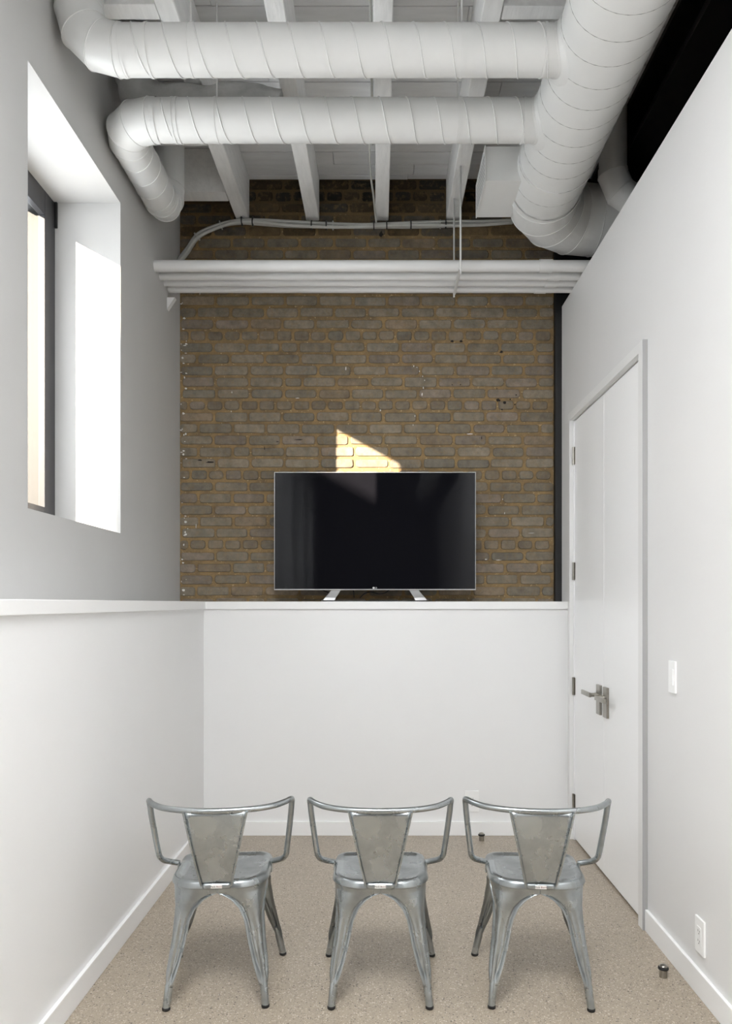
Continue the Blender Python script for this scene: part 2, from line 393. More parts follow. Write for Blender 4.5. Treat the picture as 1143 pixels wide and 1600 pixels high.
for i, (a, b_, w_, h_) in enumerate([(706,533,.012,.008),(720,533,.012,.007),(778,625,.014,.012),(788,629,.011,.010),(784,640,.006,.006),(797,624,.006,.005),(804,632,.005,.005),(776,607,.004,.004),(706,601,.005,.004),(719,601,.004,.005),(752,684,.003,.010),(806,617,.005,.005),(595,366,.014,.022),(783,550,.014,.010),(328,722,.030,.006),(312,719,.018,.005),(413,700,.003,.014),(467,687,.034,.003),(433,690,.010,.003)]):
    x, z = bp_(a, b_); blob(hm, x, z, w_, h_, 50+i)
hm.build('chipped_hole', HOLE, wall_back)

# ---- black steel column and beam
col = S('trim_3', MB().box(1.144, 4.992, H+.0125, 1.30, YB+.1, ZC, .002), COLM)
beam = MB().box(1.38, YR, H+2.52, 1.62, 5.0, H+2.545).box(1.49, YR, H+2.545, 1.51, 5.0, ZC-.001).box(1.38, YR, ZC-.03, 1.62, 5.0, ZC-.002)
tag(beam.build('steel_beam', BLACK), 'black steel beam running along the top of the right wall behind the big duct', 'beam')

# ---- windows
def window(name, x, ya, yb, za, zb, glass_off):
    root = empty(name, (x, (ya+yb)/2, za)); tag(root, kind='structure')
    ox, oy, oz = root.location
    def B(x0,y0,z0,x1,y1,z1,b=.002): return MB().box(x0-ox,y0-oy,z0-oz,x1-ox,y1-oy,z1-oz,b)
    f = .118; d = .032
    for q in ((ya,za,ya+f,zb),(yb-f,za,yb,zb)): B(x-d, q[0], q[1], x, q[2], q[3]).build('window_frame', FRAME, root)
    for q in ((za,za+f),(zb-f,zb)): B(x-d+.0004, ya+f, q[0], x-.0004, yb-f, q[1]).build('window_frame', FRAME, root)
    mb = MB(); g = .102
    for (xa, xb, e) in ((x-.046, x-d, .104), (x-.10, x-.046, .085)):
        for q in ((ya+.01,za+.01,ya+e,zb-.01),(yb-e,za+.01,yb-.01,zb-.01)): mb.box(xa-ox,q[0]-oy,q[1]-oz,xb-ox,q[2]-oy,q[3]-oz)
        for q in ((za+.01,za+e),(zb-e,zb-.01)): mb.box(xa-ox,ya+e-oy,q[0]-oz,xb-ox,yb-e-oy,q[1]-oz)
    mb.build('window_sash', FRAME2, root)
    MB().box(x-.07-ox, ya+.08-oy, za+.08-oz, x-.064-ox, yb-.08-oy, zb-.08-oz).build('window_pane', GLASS, root)
    B(x, yb-.012, zb-.13, x+.014, yb-.0005, zb-.0005, .001).build('window_bracket', FRAME2, root)
    B(x, yb-.03, za+.0005, x+.014, yb-.0005, za+.05, .001).build('window_bracket', FRAME2, root)
    return root
window('window_1', -1.652, 2.86, 3.88, z0, z1, 0)
for i, (a, b_) in enumerate(FILL_WINDOWS): window('window_%d' % (i+2), -1.652, a, b_, H+.03, H+2.30, 0)
# unseen building shape added to keep the low sun off the lower part of the room
nb = MB()
for (ye, zt) in ((-1.97, H+4.30), (-3.2, H+7.5)):
    yf_ = ye-(9-6.65)*1.111
    q = [(-6.65, ye), (-9, yf_), (-9, -16), (-6.65, -16)]
    nb.loft([[(a, b_, -.5) for a, b_ in q], [(a, b_, zt) for a, b_ in q]], True, True, True)
tag(nb.build('sun_blocker', BUILD), 'unseen building shape added outside the left windows to block the low sun', 'building', kind='structure')
# outer brick reveal head seen through the window
S('trim_4', MB().box(-1.80, 2.7, z1, -1.731, 4.3, z1+.25), mat('outer_lintel', (.42,.30,.17), .9, bump=.3, var=.2))

# ------------------------------------------------------------------ door
root = empty('door_1', (RX, 4.07, 0)); tag(root, kind='structure')
def Db(x0,y0,z0,x1,y1,z1,b=.0015): return MB().box(x0-RX,y0-4.07,z0,x1-RX,y1-4.07,z1,b)
cs = Db(1.162,3.39,0,1.186,3.445,H+1.172); cs.box(1.162-RX,4.695-4.07,0,1.186-RX,4.735-4.07,H+1.172,.0015); cs.box(1.162-RX,3.44-4.07,H+1.126,1.186-RX,4.70-4.07,H+1.172,.0015)
cs.build('door_casing', mat('door_casing_paint', (.80,.80,.79), .35, bump=.01), root)
Db(1.1625,3.386,.0,1.1845,3.3905,H+1.172,.0005).build('casing_edge', mat('casing_edge_grey', (.40,.40,.40), .5, bump=.01), root)  # side of the casing facing the viewer, greyer than its front
jb = Db(1.186,3.44,0,1.29,3.505,H+1.122); jb.box(1.186-RX,4.682-4.07,0,1.29-RX,4.70-4.07,H+1.122); MB().box(1.235-RX,3.5-4.07,0,1.25-RX,4.69-4.07,H+1.122).build('door_backing', BLACK, root)
jb.build('door_jamb', DOORP, root)
for (ya, yb, side) in ((3.509, 4.066, -1), (4.072, 4.679, 1)):
    lf = Db(1.19, ya, .012, 1.232, yb, H+1.117).build('door_leaf', DOORP, root)
    yh = yb if side > 0 else ya
    for zc in (H+.905, H+.198, H-.506, H-1.22):
        hb = MB()
        if side > 0:
            hb.box(1.188-RX, yh-4.07-.016, zc-.052, 1.1935-RX, yh-4.07+.014, zc+.052)
            hb.cyl((1.182-RX, yh-4.07+.002, zc-.054), (1.182-RX, yh-4.07+.002, zc+.054), .0075, k=12)
        else:
            hb.cyl((1.188-RX, yh-4.07-.0015, zc-.05), (1.188-RX, yh-4.07-.0015, zc+.05), .0022, k=10)
        hb.build('door_hinge', NICKEL, lf, auto=40)
    yc = 4.135 if side > 0 else 4.01
    zc = H-.515
    hd = empty('door_handle'); hd.parent = lf
    Db(1.176, yc-.034, zc-.085, 1.19, yc+.034, zc+.075, .002).build('door_handle_plate', NICKEL, lf)
    lv = MB(); lv.cyl((1.19-RX, yc-4.07, H-.495), (1.135-RX, yc-4.07, H-.495), .011, k=16)
    dy = .155
    a = yc-4.07
    lv.box(1.126-RX, min(a-side*.012, a+side*dy), H-.507, 1.138-RX, max(a-side*.012, a+side*dy), H-.483, .002)
    lv.build('door_lever', NICKEL, lf, auto=40)
    bpy.data.objects.remove(hd)

# ------------------------------------------------------------------ joists and bridging
labels = ['white painted joist nearest the left wall', 'white painted joist second from the left wall', 'white painted joist above the middle chair, with a wire beside it',
          'white painted joist that carries the double hanger rod', 'white painted joist above the big lengthwise duct']
def joist(xc, label):
    bm = bmesh.new(); n = 60; rings = []; rj = random.Random(int(xc*100))
    for i in range(n+1):
        yy = YR+(YB-.001-YR)*i/n; dx = noise.noise(Vector((xc*7, yy*1.3, 0)))*.004; dz = noise.noise(Vector((xc*7, yy*1.7, 5)))*.003
        hw = .0425+noise.noise(Vector((xc*5, yy*3, 9)))*.0015
        rings.append([(-hw+dx, yy, ZC-.001), (-hw+dx, yy, ZJ+.004+dz), (-hw+.004+dx, yy, ZJ+dz), (hw-.004+dx, yy, ZJ+dz), (hw+dx, yy, ZJ+.004+dz), (hw+dx, yy, ZC-.001)])
    mb = MB(); mb.loft([[(p[0]+xc, p[1], p[2]) for p in r] for r in rings], True, True, True)
    return mb
for xc, lb in zip((-.906, -.447, .0126, .476, .936), labels):
    tag(joist(xc, lb).build('ceiling_joist', JOISTP, auto=28), lb, 'joist', 'ceiling joists')
def block(xa, xb, ya, yb, lb):
    tag(MB().box(xa, ya, ZJ+.002, xb, yb, ZC-.003, .003).build('joist_bridging', JOISTP), lb, 'bridging block', 'bridging blocks between the joists')
block(-1.318, -.951, 4.685, 4.79, 'white bridging block beside the brick wall, left of the first joist')
block(-1.318, -.951, 4.12, 4.21, 'white bridging block just behind the lower crosswise duct, at the left wall')
block(-1.318, -.951, 3.215, 3.30, 'white bridging block above the upper crosswise duct, at the left wall')
block(.521, .891, 3.225, 3.30, 'white bridging block at the top beside the big lengthwise duct')
# wire running down the side of the middle joist
wp = catmull([px(581,196,4.28)+Vector((0,0,0)), px(578,215,4.33), px(577,240,4.42), px(579,275,4.6), px(583,305,4.75), (px(586,335,4.93)), px(587.5,348,4.97)], 6)
tag(MB().tube(wp, .006, 8).build('loose_wire', CABLEP, smooth=True), 'loose white wire dangling beside the middle joist down to the cable bundle', 'wire')
cm = MB().tube([(-.042, 0.5, ZJ+.006), (-.042, 4.2, ZJ+.006)], .006, 8)
tag(cm.build('joist_cable', CABLEP, smooth=True), 'thin white cable clipped along the lower left edge of the middle joist', 'cable')

# ------------------------------------------------------------------ ducts
def helix(mb, p0, p1, r, pitch, rt=.0022, phase=0, sgn=1):
    p0 = Vector(p0); p1 = Vector(p1); ax = p1-p0; L_ = ax.length; t = ax.normalized()
    up = Vector((0,0,1)) if abs(t.z) < .9 else Vector((1,0,0)); n = (up-t*up.dot(t)).normalized(); b = t.cross(n)
    N = int(L_/pitch*28); pts = []
    for i in range(N+1):
        d = L_*i/N; a = sgn*2*math.pi*d/pitch+phase
        pts.append(p0+t*d+(n*math.cos(a)+b*math.sin(a))*(r+rt*.2))
    return mb.tube(pts, rt, 6)
def ring(mb, p, t, r, wd=.02, th=.003, k=40):
    p = Vector(p); t = Vector(t).normalized()
    return mb.tube([p-t*wd/2, p-t*wd/2*.98, p+t*wd/2*.98, p+t*wd/2], 0, k, False, [r*.98, r+th, r+th, r*.98])
def arc_pts(c, u, v, r, a0, a1, n):
    c = Vector(c); u = Vector(u); v = Vector(v)
    return [c+(u*math.cos(a0+(a1-a0)*i/n)+v*math.sin(a0+(a1-a0)*i/n))*r for i in range(n+1)]
def gored(mb, pts, r, k=40):
    # mitred gores that meet edge to edge; remembers the joints for the raised seams
    mb.tube(pts, r, k, False)
    mb.joints = [mb.v[i*k:(i+1)*k] for i in range(1, len(pts)-1)]
    return mb
def gore_seams(mb, parent, m, rt=.0028):
    for J in mb.joints:
        J = [Vector(p) for p in J]; sb_ = MB(); rings = []; c = sum(J, Vector())/len(J); n = (J[0]-c).cross(J[len(J)//4]-c).normalized()
        for p in J:
            o = (p-c).normalized(); rings.append([p+o*rt*math.cos(a*math.pi/3)+n*rt*math.sin(a*math.pi/3) for a in range(6)])
        sb_.loft(rings+[rings[0]]); sb_.build('gore_seam', m, parent, smooth=True)
ZA = H+2.245; ra = .0925; XE = .895; ZE = H+2.26; rE = .19
XL = -1.222
def hanger(parent, x, Y, z, r):
    mb = MB(); ring(mb, (x, Y, z), (1,0,0), r, .012, .002); mb.build('hanger_band', DUCTP, parent, auto=40)
    MB().cyl((x, Y, z+r), (x, Y, ZC-.002), .004, k=8).build('hanger_rod', PIPEP, parent, smooth=True)
# A: upper crosswise duct
YA = 3.10
A = empty('crosswise_duct', (0, YA, ZA)); tag(A, 'upper white spiral duct crossing the ceiling, nearest the viewer, rising at the left wall', 'duct')
def rel(P, o): return [Vector(p)-Vector(o) for p in P]
oA = (0, YA, ZA)
MB().tube(rel([(-1.06,YA,ZA),(.722,YA,ZA)], oA), ra, 48, False).build('duct_pipe', DUCTP, A, auto=40)
elb = [(-1.03,YA,ZA)]+arc_pts((-1.06, YA, ZA+.162), (-1,0,0), (0,0,-1), .162, R(90), R(0), 3)
g_ = gored(MB(), rel(elb+[(XL, YA, ZC-.003)], oA), ra+.002); gore_seams(g_, g_.build('duct_elbow', DUCTP, A, auto=15), DUCTP)
sm_ = MB(); helix(sm_, *rel([(-1.0,YA,ZA),(.70,YA,ZA)], oA), ra, .125, .0034, .4, 1); sm_.build('duct_seam', DUCTP, A, smooth=True)
def collar(par, o, p, t, r, wd=.011, th=.003):
    cb = MB(); ring(cb, *rel([p], o), t, r, wd, th, 56); cb.build('duct_collar', DUCTP, par, auto=40)
for x_ in (-1.045, -.935, .66): collar(A, oA, (x_,YA,ZA), (1,0,0), ra)
hanger(A, -.77, 0, 0, ra)
hanger(A, .33, 0, 0, ra)
# B: lower crosswise duct, runs back along the left wall and rises
YB_ = 3.55; Bd = empty('crosswise_duct', (0, YB_, ZA)); tag(Bd, 'lower white spiral duct crossing the ceiling, turning back along the left wall above the window', 'duct')
oB = (0, YB_, ZA)
MB().tube(rel([(-1.06,YB_,ZA),(.722,YB_,ZA)], oB), ra, 48, False).build('duct_pipe', DUCTP, Bd, auto=40)
e1 = [(-1.03,YB_,ZA)]+arc_pts((-1.06, YB_+.158, ZA), (-1,0,0), (0,-1,0), .158, R(90), R(0), 3)
g_ = gored(MB(), rel(e1+[(-1.218,YB_+.19,ZA)], oB), ra+.003); gore_seams(g_, g_.build('duct_elbow', DUCTP, Bd, auto=15), DUCTP)
MB().tube(rel([(-1.218,YB_+.158,ZA),(-1.218,4.24,ZA)], oB), ra, 48, False).build('duct_pipe', DUCTP, Bd, auto=40)
e2 = [(-1.218,4.21,ZA)]+arc_pts((-1.218, 4.24, ZA+.13), (0,1,0), (0,0,-1), .13, R(90), R(0), 3)
g_ = gored(MB(), rel(e2+[(-1.218, 4.37, ZC-.003)], oB), ra+.002); gore_seams(g_, g_.build('duct_elbow', DUCTP, Bd, auto=15), DUCTP)
sm_ = MB(); helix(sm_, *rel([(-1.0,YB_,ZA),(.72,YB_,ZA)], oB), ra, .125, .0034, 1.0, 1); helix(sm_, *rel([(-1.218,3.75,ZA),(-1.218,4.24,ZA)], oB), ra, .125, .003, 0, 1)
helix(sm_, *rel([(-1.218,4.37,H+2.4),(-1.218,4.37,ZC-.01)], oB), ra, .125, .002); sm_.build('duct_seam', DUCTP, Bd, smooth=True)
for x_ in (-1.045, -.955, -.935, .66): collar(Bd, oB, (x_,YB_,ZA), (1,0,0), ra)
for y_ in (3.74, 4.22): collar(Bd, oB, (-1.218,y_,ZA), (0,1,0), ra)
hanger(Bd, -.76, 0, 0, ra); hanger(Bd, .36, 0, 0, ra)
# C: wrapped duct behind them
def wrinkled(pts, rads, seed, amp=.012, k=40, n=60):
    P = catmull(pts, max(2, n//(len(pts)-1))); N = len(P)
    rr = [rads[0]+(rads[-1]-rads[0])*i/(N-1) for i in range(N)]
    mb = MB(); mb.tube(P, 0, k, True, rr)
    out = []
    for v in mb.v:
        q = Vector(v)*14+Vector((seed,0,0)); q.x *= .6
        d = noise.noise(q)*amp+noise.noise(q*2.7)*amp*.45
        out.append(tuple(Vector(v)+Vector((noise.noise(q+Vector((9,0,0))), noise.noise(q+Vector((0,9,0))), noise.noise(q+Vector((0,0,9)))))*amp*.8+Vector((0,0,d*.5))))
    mb.v = out; return mb
Cd = wrinkled([(-1.20,3.73,ZC-.02),(-1.20,3.73,H+2.60),(-1.15,3.73,H+2.47),(-1.02,3.73,H+2.425),(-.8,3.73,H+2.418),(-.6,3.73,H+2.415),(-.48,3.73,H+2.405)], [.10,.094], 3, .020)
tag(Cd.build('wrapped_duct', CLOTH, smooth=True), 'wrinkled cloth-wrapped duct half hidden behind and above the lower crosswise duct', 'duct')
# E: big lengthwise duct with an elbow to the right
E = empty('lengthwise_duct', (XE, 2, ZE)); tag(E, 'large white round spiral duct running towards the brick wall beside the right partition', 'duct')
oE = (XE, 2, ZE)
MB().tube(rel([(XE,YR+.01,ZE),(XE,4.15,ZE)], oE), rE, 64, False).build('duct_pipe', DUCTP, E, auto=40)
e3 = [(XE,4.12,ZE)]+arc_pts((XE+.36, 4.15, ZE), (-1,0,0), (0,1,0), .36, R(0), R(90), 4)
el = MB(); gored(el, rel(e3+[(1.9, 4.51, ZE)], oE), rE+.004, 48); el_o = el.build('duct_elbow', mat('wrapped_elbow_paint', (.70,.705,.695), .5, bump=.25, bscale=14, var=.06), E, auto=12); gore_seams(el, el_o, DUCTP, .0025)
sm_ = MB(); helix(sm_, *rel([(XE,-.5,ZE),(XE,4.10,ZE)], oE), rE, .13, .0013, 0, 1); sm_.build('duct_seam', SEAM, E, smooth=True)
cb = MB(); ring(cb, *rel([(XE,3.86,ZE)], oE), (0,1,0), rE, .012, .004, 64); cb.build('duct_collar', DUCTP, E, auto=40)
for Yc in (YA, YB_):
    rings = []
    for rho, off in ((ra+.001, .020), (ra+.004, .014), (ra+.004, .010), (ra+.010, .006), (ra+.026, .003), (ra+.030, -.004)):
        rg_ = []
        for q in range(56):
            a = 2*math.pi*q/56; dz = rho*math.sin(a)+(ZA-ZE)
            rg_.append((-math.sqrt(max(0, rE**2-dz**2))-off, Yc-2+rho*math.cos(a), dz))
        rings.append(rg_)
    MB().loft(rings).build('branch_saddle', DUCTP, E, auto=30)
# F: riser behind the right partition
Fd = empty('riser_duct', (1.29, 4.24, H+2.3)); tag(Fd, 'grey-white riser duct with a wrapped elbow between the big duct and the black beam', 'duct')
oF = (1.29, 4.24, H+2.3)
MB().tube(rel([(1.29,4.24,ZC-.003),(1.29,4.24,H+2.40)], oF), .076, 36, False).build('duct_pipe', DUCTP, Fd, auto=40)
g_ = gored(MB(), rel([(1.29,4.24,H+2.41),(1.29,4.24,H+2.38),(1.33,4.24,H+2.285),(1.42,4.24,H+2.225)], oF), .080, 36); gore_seams(g_, g_.build('duct_elbow', DUCTP, Fd, auto=15), DUCTP)
wf = wrinkled(rel([(1.38,4.24,H+2.25),(1.48,4.24,H+2.21),(1.7,4.24,H+2.19)], oF), [.088,.088], 8, .008); wf.build('wrapped_section', CLOTH, Fd, smooth=True)
# grille box on the side of the big duct
gx0, gx1, gy0, gy1, gz0, gz1 = .531, .735, 3.93, 4.30, H+2.175, H+2.353
G = empty('grille_box', (gx0, gy0, gz0)); tag(G, 'square white sheet metal box with a louvred side grille fixed to the big duct', 'air grille')
MB().box(.012, 0, 0, gx1-gx0, gy1-gy0, gz1-gz0, .0015).build('box_body', DUCTP, G)
gf = MB(); t_ = .016; W_, D_ = gy1-gy0, gz1-gz0
gf.box(.006,-.004,-.004,.011,t_,D_+.004).box(.006,W_-t_,-.004,.011,W_+.004,D_+.004).box(.006,t_,-.004,.011,W_-t_,t_).box(.006,t_,D_-t_,.011,W_-t_,D_+.004)
gfo = gf.build('grille_frame', DUCTP, G)
MB().box(.0095,t_,t_,.0115,W_-t_,D_-t_).build('grille_backing', SLOT, G)
lv = MB()
for i in range(13):
    yy = t_+.008+i*(W_-2*t_-.016)/12; lv.box(.0078, yy-.0042, t_, .0092, yy+.0042, D_-t_)
for i in range(7):
    zz = t_+.006+i*(D_-2*t_-.012)/6; lv.box(.0082, t_, zz-.0032, .0094, W_-t_, zz+.0032)
lv.build('louvre', DUCTP, G)

# ------------------------------------------------------------------ pipes in front of the brick wall
ps = [(4.47, 1.975, .033, 862), (4.575, 1.962, .025, 873), (4.665, 1.962, .025, 868), (4.75, 1.957, .0235, 852)]
pl = ['thickest white pipe nearest the viewer, topmost of the four below the ceiling', 'second white pipe down of the four crossing before the brick wall', 'third white pipe down of the four crossing before the brick wall', 'lowest of the four white pipes crossing before the brick wall, closest to it']
for (Y, z, r, jx), lb in zip(ps, pl):
    X0 = LX+.001; X1 = 2.3
    p = empty('white_pipe', (0, Y, H+z)); tag(p, lb, 'pipe', 'pipes crossing before the brick wall')
    MB().cyl((X0, 0, 0), (X1, 0, 0), r, k=32).build('pipe_run', PIPEP, p, auto=40)
    j = (jx-594)*Y/1193
    MB().cyl((j-.075 if r > .03 else j-.07, 0, 0), (j, 0, 0), r+.0045, k=32).build('pipe_coupling', PIPEP, p, auto=40)
# trapeze hanger with two rods
hx = (713.5-594)*4.57/1193
Hn = empty('pipe_hanger', (hx, 4.6, H+1.9)); tag(Hn, 'double rod trapeze hanger holding the four white pipes from the joist', 'hanger')
MB().cyl((.004, -.20, 0), (.004, -.20, .635), .0055, k=10).build('hanger_rod', PIPEP, Hn, smooth=True)
MB().cyl((.0, .150, .006), (.0, .150, .618), .0055, k=10).build('hanger_rod', PIPEP, Hn, smooth=True)
MB().box(-.006, -.205, .0235, .010, .158, .033, .002).build('hanger_bar', PIPEP, Hn)
sb = MB()
i0 = len(sb.v); sb.v += [(-1.319,4.72,H+1.893),(-1.319,4.76,H+1.893),(-1.27,4.72,H+1.893),(-1.27,4.76,H+1.893),(-1.319,4.72,H+1.82),(-1.319,4.76,H+1.82)]
sb.f += [(i0,i0+1,i0+3,i0+2),(i0,i0+2,i0+4),(i0+1,i0+5,i0+3),(i0+2,i0+3,i0+5,i0+4),(i0,i0+4,i0+5,i0+1)]
tag(sb.build('pipe_bracket', PIPEP), 'small white angled bracket under the pipe ends at the left wall', 'bracket')
# cable bundle along the top of the brick
bpts = [(276,412),(292,392),(310,368),(345,352),(375,346),(410,347),(450,350),(500,352),(560,353),(600,352),(650,351),(700,350),(750,349),(800,346)]
Cb = empty('cable_bundle', px(276,412,4.985)); tag(Cb, 'bundle of white painted cables bent along the top of the brick wall under the joists', 'cable bundle')
oC = Cb.location.copy()
for i, (dy, dz, r) in enumerate([(0,.010,.012), (-.012,-.012,.011), (.012,-.004,.012), (-.012,.006,.007)]):
    P = [px(a, b_, 4.985)+Vector((0, dy, dz+(.004*math.sin(j*1.3+i*2))))-oC for j, (a, b_) in enumerate(bpts)]
    MB().tube(catmull(P, 6), r, 10).build('cable', CABLEP, Cb, smooth=True)
ctr = catmull([px(a, b_, 4.985)-oC for a, b_ in bpts], 12)
for xt in (308, 345, 378, 394, 485, 508, 521, 585, 603, 642, 686, 697):
    best = min(range(1, len(ctr)-1), key=lambda q: abs((ctr[q]+oC).x*1193/4.985+594-xt))
    t = (ctr[best+1]-ctr[best-1]).normalized(); mb = MB()
    mb.tube([ctr[best]-t*.004, ctr[best]+t*.004], .0285, 16)
    mb.build('cable_tie', BLACKP if xt not in (308, 345, 521, 686) else CABLEP, Cb, auto=40)

# ------------------------------------------------------------------ television on the ledge
YT = 4.86; sT = 1193/YT; tx0, tx1 = (428-594)/sT, (743-594)/sT; tz0, tz1 = H+(943-922)/sT, H+(943-737.5)/sT
TV = empty('television', ((tx0+tx1)/2, YT, H+.013)); tag(TV, 'large black flat television standing on the white ledge before the brick wall', 'television')
cx, zz0 = (tx0+tx1)/2, H+.013; hw = (tx1-tx0)/2
MB().box(-hw, 0, tz0-zz0, hw, .012, tz1-zz0, .002).build('television_frame', SILVER, TV)
MB().box(-hw+.004, -.0015, tz0-zz0+.007, hw-.004, .003, tz1-zz0-.004, .0005).build('television_screen', SCREEN, TV)
MB().box(-hw+.08, .012, tz0-zz0+.04, hw-.08, .045, tz1-zz0-.12, .008).build('rear_housing', BLACKP, TV)
st = MB(); n = 20; rg = []
for i in range(n+1):
    u = -1+2*i/n; x = u*.335; rg.append([(x, .02-.07*(1-u*u)**.5, .0), (x, .12, .0), (x, .12, .006), (x, .02-.07*(1-u*u)**.5, .006)])
st.loft(rg, True, True, True); bs = st.build('stand_base', mat('smoked_stand_base', (.10,.10,.10), .15, metal=.5, var=.05), TV)
for sx in (-1, 1):
    mb = MB(); rings = []
    for (x, z, y_, wd) in ((.246, .074, .012, .029), (.262, .05, -.0, .031), (.282, .024, -.014, .034), (.292, .008, -.02, .037), (.300,.006,-.012,.04)):
        rings.append([(sx*(x-wd), y_-.005, z), (sx*(x+wd), y_-.005, z), (sx*(x+wd), y_+.01, z+.004), (sx*(x-wd), y_+.01, z+.004)])
    mb.loft(rings, True, True, True); mb.build('stand_leg', SILVER, TV)
def logo(parent, x, y_, z, s, m):
    mb = MB(); mb.cyl((x-s*.95, y_, z), (x-s*.95, y_-.0004, z), s*.62, k=20); mb.build('logo_disc', m, parent)
    dk = MB(); dk.box(x-s*.98, y_-.0006, z-s*.28, x-s*.9, y_-.0003, z+s*.3).box(x-s*.98, y_-.0006, z-s*.28, x-s*.68, y_-.0003, z-s*.2).box(x-s*1.3, y_-.0006, z+s*.12, x-s*1.18, y_-.0003, z+s*.25)
    dk.build('logo_disc_detail', BLKP, parent)
    text_mesh('logo_lettering', 'LG', s*1.45, m, parent, Matrix.Translation((x+s*.55, y_-.0003, z)) @ Matrix.Rotation(R(90), 4, 'X'))
logo(TV, 0, -.0016, tz0-zz0+.0145, .0095, WHITEP)
# leads behind the set
for P, lb in (([(533,918),(528,925),(520,928),(508,924),(500,919)], None), ([(550,918),(552,924),(553,934)], None), ([(562,934),(570,927),(580,925),(592,928),(602,926),(612,918)], None)):
    pts = [px(a, b_, 4.95)-TV.location for a, b_ in P]
    MB().tube(catmull(pts, 6), .0028, 8).build('power_lead', BLACKP, TV, smooth=True)

# ------------------------------------------------------------------ unseen fill light added over the viewer to brighten the room
LT = empty('fill_light', (-.2, .3, H+2.30)); tag(LT, 'unseen fill light panel added above the viewer to brighten the room', 'light')
MB().box(-.62, -1.0, 0, .62, 1.0, .05, .004).build('fill_light_housing', DUCTP, LT)
dm = bpy.data.materials.new('fill_diffuser'); dm.use_nodes = True; db = dm.node_tree.nodes['Principled BSDF']; db.inputs['Emission Color'].default_value = (.98,.99,1,1); db.inputs['Emission Strength'].default_value = FILL_LAMP/10
MB().box(-.58, -.96, -.006, .58, .96, .001).build('fill_light_diffuser', dm, LT)
for xx in (-.5, .5):
    for yy in (-.8, .8): MB().cyl((xx, yy, .05), (xx, yy, ZC-H-2.30-.002), .004, k=8).build('fill_light_rod', PIPEP, LT)

# ------------------------------------------------------------------ wall plates and door stops
def outlet(loc, rz, label, name='wall_outlet', h=.122, w_=.076, duplex=True, cat='outlet'):
    o = empty(name, loc, rz); tag(o, label, cat)      # local: face towards -Y, wall at y=0
    MB().box(-w_/2, -.0085, -h/2, w_/2, 0, h/2, .0022).build('cover_plate', PLATE, o)
    if duplex:
        mb = MB(); mb.box(-.0175, -.0100, -.034, .0175, -.006, .034, .001); soc = mb.build('socket', PLATE, o)
        sl = MB()
        for dz in (-.018, .018):
            sl.box(-.0075, -.0104, dz-.003, -.0055, -.0098, dz+.005).box(.0055, -.0104, dz-.003, .0075, -.0098, dz+.004)
            sl.cyl((0, -.0104, dz-.009), (0, -.0098, dz-.009), .0024, k=10)
        sl.build('socket_slot', SLOT, soc)
    else:
        MB().box(-.0165, -.0115, -.033, .0165, -.006, .033, .0015).build('rocker', PLATE, o)
    return o
outlet((.572, YH+.012, H-1.237), 0, 'white duplex outlet low on the back half wall behind the right chair', h=.130, w_=.088)
outlet((RX, 2.82, H-1.228), R(-90), 'white duplex outlet low on the right wall above the baseboard', h=.130, w_=.078)
outlet((RX, 3.088, H-.297), R(-90), 'white rocker light switch on the right wall beside the door', 'light_switch', .129, .07, False, 'switch')
def stop(loc, label):
    o = empty('door_stop', loc); tag(o, label, 'door stop', 'floor door stops')
    MB().cyl((0,0,0), (0,0,.030), .0155, k=28).build('stop_post', NICKEL, o, auto=40)
    rg = [[(r*math.cos(a*math.pi/14), r*math.sin(a*math.pi/14), z) for a in range(28)] for r, z in ((.015,.029),(.0195,.031),(.0205,.035),(.0195,.039),(.016,.041))]
    MB().loft(rg, True, True, True).build('rubber_ring', RUBBER, o, smooth=True)
    rg = [[(r*math.cos(a*math.pi/14), r*math.sin(a*math.pi/14), z) for a in range(28)] for r, z in ((.0165,.0405),(.0155,.0445),(.011,.048),(.004,.0495))]
    MB().loft(rg, True, True, True).build('stop_cap', NICKEL, o, smooth=True)
stop((.618, 4.67, 0), 'round nickel and black rubber door stop on the floor by the back half wall')
stop((1.098, 2.965, 0), 'round nickel and black rubber door stop on the floor near the right wall outlet')

# ------------------------------------------------------------------ chairs
LEN_ = [(.428,.172),(.403,.172),(.394,.140),(.379,.113),(.347,.080),(.308,.0615),(.226,.051),(.161,.0435),(.085,.028),(0,.028)]
REAR_X = [(.428,.172),(.379,.163),(.347,.158),(.308,.157),(.226,.163),(.161,.172),(.085,.181),(0,.190)]
REAR_Y = [(.428,.172),(.347,.168),(.27,.172),(.17,.184),(.085,.198),(0,.212)]
FRONT_X = [(.428,.172),(.347,.166),(.27,.174),(.17,.192),(.085,.209),(0,.226)]
FRONT_Y = [(.428,.155),(.347,.154),(.27,.163),(.17,.186),(.085,.208),(0,.226)]
RAD = [(.428,.060),(.379,.050),(.347,.040),(.27,.026),(.17,.017),(.085,.0138),(0,.0138)]
RADR = [(.434,.098),(.403,.088),(.379,.068),(.347,.048),(.27,.028),(.17,.017),(.085,.0138),(0,.0138)]
ZS = [.434,.428,.418,.408,.403,.4005,.397,.392,.386,.379,.37,.36,.347,.33,.308,.28,.25,.226,.2,.18,.161,.14,.12,.1,.09,.08]
